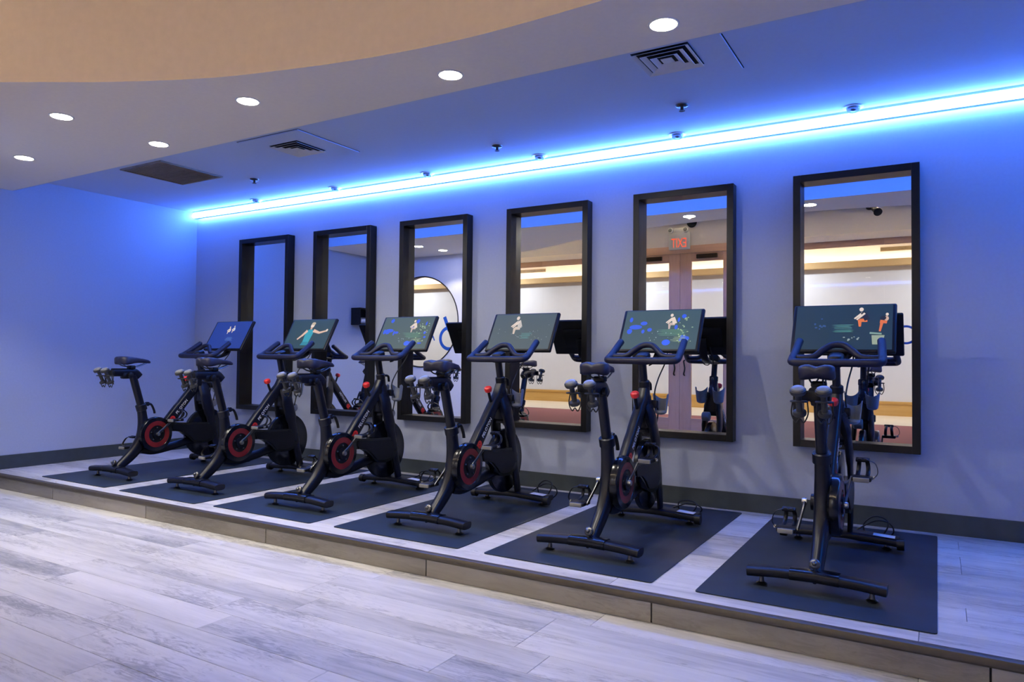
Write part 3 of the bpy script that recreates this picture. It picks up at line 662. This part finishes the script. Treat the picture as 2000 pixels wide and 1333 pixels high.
def pedal(s, py, pz):
    p = MB()
    x0 = s*.130
    p.box((x0+s*.02, py, pz), (.088, .095, .020), bev=.006)
    p.build('tmp', 'plastic')
    o = C.objects['tmp']; o.name = 'pedal'; o.parent = bike
    MB().box((x0+s*.02, py-.052, pz-.002), (.070, .012, .022), bev=.003).build('reflector', 'paleplastic', o)
    for dx in (-.022, .022):
        MB().sweep(crom([(x0+s*.02+dx, py+.03, pz+.008), (x0+s*.02+dx, py+.075, pz+.022), (x0+s*.02+dx*.9, py+.088, pz+.055), (x0+s*.02+dx*.7, py+.055, pz+.085), (x0+s*.02+dx*.5, py+.02, pz+.088)], 4), [(.010, .0035)]*17, 8, ref=(1, 0, 0)).build('toe_cage', 'plastic', o)
    MB().box((x0+s*.02, py+.045, pz+.084), (.062, .030, .014), bev=.004, rot=Matrix.Rotation(R(20), 3, 'X')).build('cage_bridge', 'plastic', o)
    MB().sweep(crom([(x0+s*.066, py-.01, pz), (x0+s*.088, py+.0, pz+.028), (x0+s*.078, py+.022, pz+.07), (x0+s*.045, py+.035, pz+.086)], 4), [(.008, .002)]*13, 8, ref=(0, 1, 0)).build('strap', 'cord', o)
    MB().box((x0+s*.074, py-.002, pz+.006), (.012, .018, .016), bev=.003).build('buckle', 'steel', o)
    return o
for s in (1, -1):
    ey, ez = CY+s*cl*math.cos(ca), CZc+s*cl*math.sin(ca)
    cr = MB().sweep(crom([(s*.086, CY-s*.012*math.cos(ca), CZc-s*.012*math.sin(ca)), (s*.092, CY+s*.05*math.cos(ca), CZc+s*.05*math.sin(ca)), (s*.104, ey, ez)], 5), [(.0065, .013)]*5+[(.006, .0095)]*6, 12, ref=(1, 0, 0), power=2.6).build('crank_arm', 'darksteel', bike)
    MB().lathe([(.015, -.012), (.016, .0), (.014, .010), (.006, .012)], (s*.092, CY, CZc), axis=(s, 0, 0), n=18).build('crank_bolt', 'steel', cr)
    MB().sweep([(s*.100, ey, ez), (s*.112, ey, ez)], .008, 12).build('pedal_axle', 'darksteel', cr)
    pedal(s, ey, ez)
gp = crom([(-1.17, .432), (-1.02, .420), (-.88, .412), (-.75, .404), (-.685, .36), (-.690, .27), (-.77, .225), (-.90, .232), (-.975, .290), (-1.06, .345), (-1.16, .360)], 4, closed=True)
MB().prism([(y, z) for y, z in gp], (.036, 0, 0), (.036, 0, 0), (0, 1, 0), (0, 0, 1)).build('belt_guard', 'bikegloss', bike, ang=50)
MB().prism([(y*.80-.178, z*.80+.066) for y, z in gp], (.006, 0, 0), (.072, 0, 0), (0, 1, 0), (0, 0, 1)).build('guard_cap', 'plastic', bike, ang=50)
MB().sweep(crom([(0, -1.36, .21), (0, -1.25, .192), (0, -1.08, .215), (0, -.90, .250), (0, -.66, .265)], 4), [(.026, .034)]*17, 14, ref=(1, 0, 0), power=2.6).build('chain_stay', 'bike', bike)
# flywheel
fw = MB().lathe([(.02, -.022), (.155, -.020), (.165, -.016), (.216, -.016), (.219, -.012), (.219, .012), (.216, .016), (.165, .016), (.155, .020), (.02, .022)], (0, -.742, .312), axis=(1, 0, 0), n=56).build('flywheel', 'bikegloss', bike)
for s in (-1, 1): MB().lathe([(.030, .0), (.028, .018), (.012, .022)], (s*.02, -.742, .312), axis=(s, 0, 0), n=20).build('flywheel_hub', 'darksteel', fw)
MB().lathe([(.030, -.030), (.036, -.024), (.036, .024), (.030, .030)], (-.022, -.662, .578), axis=(1, 0, 0), n=22).build('magnet_cover', 'paleplastic', bike)
# main tube, head, fork
MB().sweep(crom([(0, -1.165, .385), (0, -1.06, .505), (0, -.95, .635), (0, -.845, .755), (0, -.80, .83)], 4), [(.029, .046)]*6+[(.029, .041)]*6+[(.029, .036)]*5, 20, ref=(1, 0, 0), power=4.5).build('main_tube', 'bike', bike)
hd = crom([(-.772, .575), (-.775, .640), (-.778, .71), (-.788, .79), (-.796, .85)], 4)
MB().sweep([(0, y, z) for y, z in hd], [(.050, .040)]*2+[(.066, .056)]*3+[(.060, .058)]*3+[(.050, .056)]*2+[(.037, .044)]*3+[(.031, .034)]*4, 18, ref=(1, 0, 0), power=2.4).build('head_shell', 'bike', bike)
for s in (-1, 1):
    pth = crom([(s*.016, -.795, .740), (s*.044, -.785, .645), (s*.058, -.760, .53), (s*.060, -.722, .38), (s*.055, -.672, .21), (s*.048, -.632, .085)], 4)
    MB().sweep(pth, [(.026, .054)]*5+[(.018, .054)]*5+[(.014, .042)]*5+[(.014, .034)]*6, 14, ref=(1, 0, 0), power=2.8).build('fork_blade', 'bike', bike)
pc = MB().lathe([(.028, 0), (.034, .005), (.034, .040), (.027, .046)], (0, -.795, .848), axis=(0, -.22, .97), n=20).build('post_collar', 'plastic', bike)
MB().sweep(crom([(.0, -.775, .872), (.006, -.745, .878), (.010, -.722, .868), (.010, -.715, .83)], 4), .009, 10).build('post_lever', 'plastic', pc)
MB().sweep([(0, -.798, .86), (0, -.832, 1.0)], [(.021, .026)]*2, 14, ref=(1, 0, 0), power=2.6).build('handlebar_post', 'bike', bike)
kn = MB().sweep(crom([(0, -.905, .700), (0, -.930, .745), (0, -.952, .795)], 4), .010, 12).build('resistance_stalk', 'plastic', bike)
MB().lathe([(.012, -.022), (.022, -.018), (.027, -.004), (.026, .010), (.018, .017), (.004, .018)], (0, -.958, .812), axis=(0, -.35, .93), n=9).build('resistance_knob', 'red', kn, ang=25)
# cup holders on both sides of the head
for s in (-1, 1):
    ch = MB(); ns = 13; ri_, ro_ = .041, .045; o_ = Vector((s*.068, -.690, 0))
    vs = []
    for k in range(ns):
        t = R(-20)+R(220)*k/(ns-1)
        zt = .798 - .022*abs(math.sin(t*1.0)) + .012*math.cos(t)**2
        for rr in (ri_, ro_):
            for z_, q_ in ((.705, .86), (zt, 1.10)): vs.append(o_+Vector((rr*q_*math.cos(t), -rr*q_*math.sin(t)*-1, z_)))
    fcs = []
    for k in range(ns-1):
        a, b = 4*k, 4*(k+1)
        fcs += [[a, b, b+1, a+1], [a+2, b+2, b+3, a+3], [a+1, b+1, b+3, a+3], [a, b, b+2, a+2]]
    fcs += [[0, 1, 3, 2], [4*(ns-1), 4*(ns-1)+1, 4*(ns-1)+3, 4*(ns-1)+2]]
    hq = ch.add(vs, fcs).build('cup_holder', 'smoke', bike)
    MB().lathe([(.038, 0), (.036, -.014), (.022, -.025), (.004, -.028)], (s*.068, -.690, .7055), n=20).build('holder_base', 'smoke', hq)
    MB().box((s*.036, -.726, .745), (.05, .035, .05), bev=.010).build('holder_bracket', 'plastic', hq)
# handlebar
hbz = 1.018
hb = MB()
bar = crom([(-.206, -.655, 1.142), (-.211, -.70, 1.112), (-.216, -.765, 1.068), (-.222, -.825, 1.032), (-.218, -.862, 1.018), (-.190, -.874, 1.014), (-.10, -.874, 1.013), (0, -.872, 1.013),
            (.10, -.874, 1.013), (.190, -.874, 1.014), (.218, -.862, 1.018), (.222, -.825, 1.032), (.216, -.765, 1.068), (.211, -.70, 1.112), (.206, -.655, 1.142)], 4)
hb.sweep(bar, [(.008, .008)]+[(.0215, .0215)]*(len(bar)-2)+[(.008, .008)], 14)
hbo = hb.build('handlebar', 'grip', bike)
arch = crom([(-.213, -.80, 1.040), (-.17, -.802, 1.038), (-.115, -.795, 1.045), (-.075, -.775, 1.078), (-.038, -.752, 1.105), (0, -.745, 1.112), (.038, -.752, 1.105), (.075, -.775, 1.078), (.115, -.795, 1.045), (.17, -.802, 1.038), (.213, -.80, 1.040)], 4)
MB().sweep(arch, .0185, 12).build('upper_bar', 'grip', hbo)
MB().sweep(crom([(0, -.84, 1.0), (0, -.85, 1.03), (0, -.80, 1.045)], 4), [(.040, .026)]*9, 14, ref=(1, 0, 0), power=2.6).build('bar_clamp', 'plastic', hbo)
MB().sweep(crom([(0, -.83, 1.000), (0, -.74, 1.005), (0, -.62, 1.010), (0, -.53, 1.045), (0, -.487, 1.12), (0, -.468, 1.185)], 4), [(.030, .015)]*21, 12, ref=(1, 0, 0), power=2.6).build('screen_arm', 'plastic', bike)
# tablet
SA = R(29.0); SCN = Vector((0, -.505, 1.207)); SROT = Matrix.Rotation(-SA, 3, 'X')
MB().box(SCN, (.545, .028, .322), rot=SROT, bev=.010, seg=3).build('screen_housing', 'plastic', bike)
MB().box(SCN+SROT @ Vector((0, .020, .0)), (.30, .022, .17), rot=SROT, bev=.008).build('screen_back', 'plastic', bike)
cab = crom([(.05, -.50, 1.12), (.058, -.56, 1.02), (.040, -.66, .90), (.034, -.71, .80), (.050, -.69, .70), (.040, -.70, .60)], 5)
MB().sweep(cab, .0045, 8).build('screen_cable', 'cord', bike)
MB().sweep(crom([(-.02, -.50, 1.10), (-.03, -.60, 1.0), (-.01, -.68, .985), (.02, -.62, 1.02), (.03, -.52, 1.09)], 5), .004, 8).build('cable_loop', 'cord', bike)
# markings on the main tube
u_ = Vector((0, .30, .345)).normalized()
nrm = Vector((1, 0, 0)); v_ = nrm.cross(u_)
def tube_mtx(y, z, x=.0300): return Matrix((( u_.x, v_.x, nrm.x, x), (u_.y, v_.y, nrm.y, y), (u_.z, v_.z, nrm.z, z), (0, 0, 0, 1)))
text_mesh('lettering', 'PELOTON', .034, 'white', bike, tube_mtx(-1.012, .560) @ Matrix.Scale(1.02, 4, (1, 0, 0)))
lg = MB(); base = Vector((.0303, -1.098, .457))
ring = [base+u_*(.026*math.cos(2*math.pi*k/18))+v_*(.026*math.sin(2*math.pi*k/18)) for k in range(18)]
ring2 = [base+u_*(.011*math.cos(2*math.pi*k/18))+v_*(.011*math.sin(2*math.pi*k/18)) for k in range(18)]
lg.add(ring+ring2, [[k, (k+1) % 18, 18+(k+1) % 18, 18+k] for k in range(18)])
lg.add([base+u_*-.034+v_*.020, base+u_*-.020+v_*.026, base+u_*.014+v_*-.004, base+u_*.004+v_*-.012], [[0, 1, 2, 3]])
lg.build('logo', 'red', bike, smooth=False)

# ------------------------------------------------------------------ screen pictures
EM = {}
def em(col, st=1.0):
    k = (col, st)
    if k not in EM: EM[k] = emit('screen_light', col, st)
    return EM[k]
def screen(parent, bg, shapes, gl=None):
    """a lit panel with flat coloured shapes, in panel units (half width .245, half height .138)"""
    def P(x, z, e): return SCN + SROT @ Vector((x, -.0142-e, z+.004))
    pn = MB().add([P(-.253, -.147, .0), P(.253, -.147, .0), P(.253, .147, .0), P(-.253, .147, .0)], [[0, 1, 2, 3]]).build('screen_panel', em(bg), parent, smooth=False)
    mats = []; m = MB()
    for col, st, poly in shapes:
        mm = em(col, st)
        if mm not in mats: mats.append(mm)
        m.cur = mats.index(mm); e = .0003+.00004*len(m.f)
        n_ = len(poly); m.add([P(x, z, e) for x, z in poly], [list(range(n_))])
    if shapes: m.build('screen_print', mats, pn, smooth=False)['kind'] = 'stuff'
def blob(cx_, cy_, rx, ry, n_=10, a=0):
    c, s = math.cos(a), math.sin(a)
    return [(cx_+rx*math.cos(2*math.pi*k/n_)*c-ry*math.sin(2*math.pi*k/n_)*s, cy_+rx*math.cos(2*math.pi*k/n_)*s+ry*math.sin(2*math.pi*k/n_)*c) for k in range(n_)]
def limb(x0, y0, x1, y1, w0, w1):
    d_ = Vector((x1-x0, y1-y0)).normalized(); nx, ny = -d_.y, d_.x
    return [(x0+nx*w0, y0+ny*w0), (x0-nx*w0, y0-ny*w0), (x1-nx*w1, y1-ny*w1), (x1+nx*w1, y1+ny*w1)]
SKIN = (.62, .40, .28); PALE = (.75, .62, .52)
def rider(x, y, k, top, legs, skin=PALE, st=1.0):
    """small seated cyclist facing the panel's left"""
    return [(skin, st, limb(x-.004*k, y+.030*k, x-.040*k, y-.004*k, .006*k, .004*k)), (legs, st, limb(x+.018*k, y-.012*k, x-.016*k, y-.014*k, .011*k, .009*k)),
            (legs, st, limb(x-.016*k, y-.010*k, x-.014*k, y-.050*k, .009*k, .005*k)), (top, st, limb(x+.018*k, y-.012*k, x-.002*k, y+.034*k, .013*k, .012*k)),
            (skin, st, blob(x-.010*k, y+.050*k, .010*k, .012*k)), (skin, st, limb(x+.006*k, y+.028*k, x-.030*k, y-.010*k, .005*k, .004*k))]
rnd = random.Random(5)
def floorlights(x0, x1, z, col, st, n_=6):
    return [(col, st, [(x0+(x1-x0)*rnd.random()*.3, z-i*.010), (x1-(x1-x0)*rnd.random()*.3, z-i*.010), (x1-(x1-x0)*rnd.random()*.3, z-i*.010+.004), (x0+(x1-x0)*rnd.random()*.3, z-i*.010+.003)]) for i in range(n_)]
def specks(n_, x0, x1, z0, z1, r0, r1, col, st):
    return [(col, st, blob(x0+(x1-x0)*rnd.random(), z0+(z1-z0)*rnd.random(), r0+(r1-r0)*rnd.random(), r0+(r1-r0)*rnd.random(), 7)) for i in range(n_)]
BLUE = (.015, .09, .75); GREEN = (.10, .26, .16); TEAL = (.10, .30, .28)
def pic(i):
    if i == 0: return (.012, .04, .27), rider(-.02, .05, .75, PALE, PALE) + rider(.04, .06, .7, (.5, .6, .8), PALE) + floorlights(-.04, .10, -.03, (.10, .22, .55), 1, 4)
    if i == 1:
        s_ = [((.03, .33, .42), 1, [(-.035, -.08), (.040, -.08), (.052, .02), (.030, .045), (-.020, .045), (-.042, .015)]),
              (SKIN, 1.2, limb(.042, .035, .120, .012, .016, .011)), (SKIN, 1.2, limb(.118, .010, .200, .030, .011, .008)), (SKIN, 1.2, limb(-.030, .035, -.075, -.020, .015, .012)), (SKIN, 1.2, limb(-.072, -.015, -.115, -.055, .011, .008)),
              (PALE, 1.1, blob(.008, .088, .022, .028)), (SKIN, 1.0, blob(.006, .058, .012, .014)), ((.55, .45, .30), 1, blob(.012, .106, .024, .016)), (PALE, 1, blob(.205, .036, .012, .014)),
              ((.02, .22, .30), 1, [(-.05, -.115), (.045, -.115), (.04, -.08), (-.035, -.08)])]
        return (.018, .055, .062), s_
    if i in (2, 4):
        s_ = specks(5, -.22, -.05, -.02, .12, .010, .026, BLUE, 1) + specks(7, .06, .23, -.11, .12, .008, .022, BLUE, 1) + [(BLUE, 1, blob(-.17, .02, .045, .018, 12)), (BLUE, 1.2, blob(.055, -.098, .028, .022, 12))]
        s_ += floorlights(-.03, .20, -.005, GREEN, 1.2, 5) + floorlights(.08, .2, -.06, (.32, .42, .25), 1, 4) + rider(.075, .055, 1.05, PALE, (.55, .42, .36))
        s_ += specks(26, .12, .22, -.10, .09, .003, .007, (.32, .45, .26), 1) + specks(10, -.1, .1, -.09, .0, .002, .005, (.3, .4, .4), 1)
        return ((.055, .095, .085) if i == 2 else (.03, .075, .085)), s_
    if i == 3:
        s_ = rider(-.045, .045, 1.35, (.55, .50, .46), (.62, .50, .40)) + floorlights(-.02, .09, -.02, TEAL, 1, 5) + specks(24, -.2, .22, -.09, .05, .002, .006, (.18, .22, .22), 1)
        return (.062, .092, .092), s_
    s_ = rider(.105, .060, 1.15, (.012, .012, .016), (.75, .17, .03)) + [((.70, .15, .03), 1, limb(.19, .035, .225, .030, .011, .009)), ((.7, .16, .04), 1, limb(.20, .03, .19, -.03, .008, .005)), (SKIN, 1, blob(.222, .055, .012, .016)), (PALE, 1, blob(.225, .082, .008, .010)), ((.012, .012, .016), 1, blob(.205, .058, .016, .014))]
    s_ += floorlights(-.06, .06, .012, TEAL, 1.1, 3) + floorlights(-.06, .06, -.022, (.10, .33, .28), 1.1, 2) + [((.30, .36, .26), 1, [(.155, -.115), (.205, -.115), (.215, -.055), (.150, -.055)]), ((.22, .34, .28), 1, limb(.14, -.04, .20, -.046, .006, .005))]
    s_ += specks(8, -.15, -.08, -.03, .06, .004, .008, (.03, .08, .22), 1) + specks(8, 0, .1, -.09, -.06, .003, .007, (.28, .34, .32), 1)
    return (.008, .030, .045), s_
BLAB = ['black exercise bike nearest the blue end wall, screen mostly dark blue',
        'black exercise bike whose screen shows an instructor stretching one arm out',
        'third black exercise bike from the corner, before the mirror showing the round window',
        'black exercise bike before the mirror showing maroon carpet, pale rider on its grey screen',
        'black exercise bike before the mirror showing the exit sign, blue lights on its screen',
        'black exercise bike farthest from the corner, screen showing riders in orange']
BROT = [0, 0, 0, 0, 0, 0]
proto_children = [o for o in SC.objects if o.parent == bike]
for i in range(6):
    b = bike if i == 5 else copy_tree(bike)
    if i == 5: pass
    b.location = (BX[i], -1.05, BZ); b.rotation_euler.z = R(BROT[i])
    tag(b, BLAB[i], 'exercise bike', 'exercise bikes facing the mirrors')
    OFF = Vector((0, -1.05, BZ)); bg, sh = pic(i); screen(b, bg, sh)
OFF = Vector((0, 0, 0))
# ------------------------------------------------------------------ hand weights in the holders
for i in range(6):
    for s, side in ((-1, 'left'), (1, 'right')):
        x = BX[i]+s*.051
        r = empty('dumbbell', (x, -1.672, .792)); tag(r, 'small grey-topped dumbbell, %s of the pair behind the %s bike saddle from the corner' % (side, ORD[i]), 'dumbbell', 'dumbbells behind the saddles'); OFF = Vector(r.location)
        ax = Vector((0, -.048, .10)).normalized(); b0 = Vector((x, -1.672, .792)); t0 = b0+ax*.115
        MB().sweep([b0, t0], [(.013, .013), (.0135, .0135)], 14).build('handle', 'db', r)
        MB().lathe([(.012, -.014), (.031, -.013), (.034, -.006), (.034, .004), (.029, .010), (.012, .012)], t0-ax*.004, ax, 22).build('weight_head', 'db', r)
        MB().lathe([(.030, .008), (.025, .015), (.004, .018)], t0-ax*.004, ax, 22).build('head_cap', 'dbcap', r)
        MB().lathe([(.004, -.010), (.026, -.008), (.029, .0), (.027, .010), (.012, .014)], b0, ax, 22).build('weight_head', 'db', r)
OFF = Vector((0, 0, 0))
# ------------------------------------------------------------------ power bricks and loops of cord at the front feet
for i in range(6):
    x = BX[i]
    r = empty('power_adapter', (x+.16, -.46, .0062)); tag(r, 'black power adapter with looped cord at the %s bike from the corner' % ORD[i], 'power adapter', 'power adapters behind the bikes'); OFF = Vector(r.location)
    MB().box((x+.13, -.47, .0275), (.12, .055, .040), bev=.008).build('brick', 'plastic', r)
    a = 1 if i % 2 else .8
    MB().sweep(crom([(x+.19, -.47, .03), (x+.225, -.46, .10*a), (x+.21, -.44, .135*a), (x+.15, -.43, .14*a), (x+.10, -.43, .09), (x+.12, -.42, .020), (x+.20, -.41, .0165), (x+.25, -.42, .06), (x+.23, -.43, .11*a), (x+.16, -.45, .12*a), (x+.05, -.45, .05), (x-.02, -.47, .018), (x-.03, -.50, .0165)], 5), .0042, 8).build('cord', 'cord', r)
OFF = Vector((0, 0, 0))
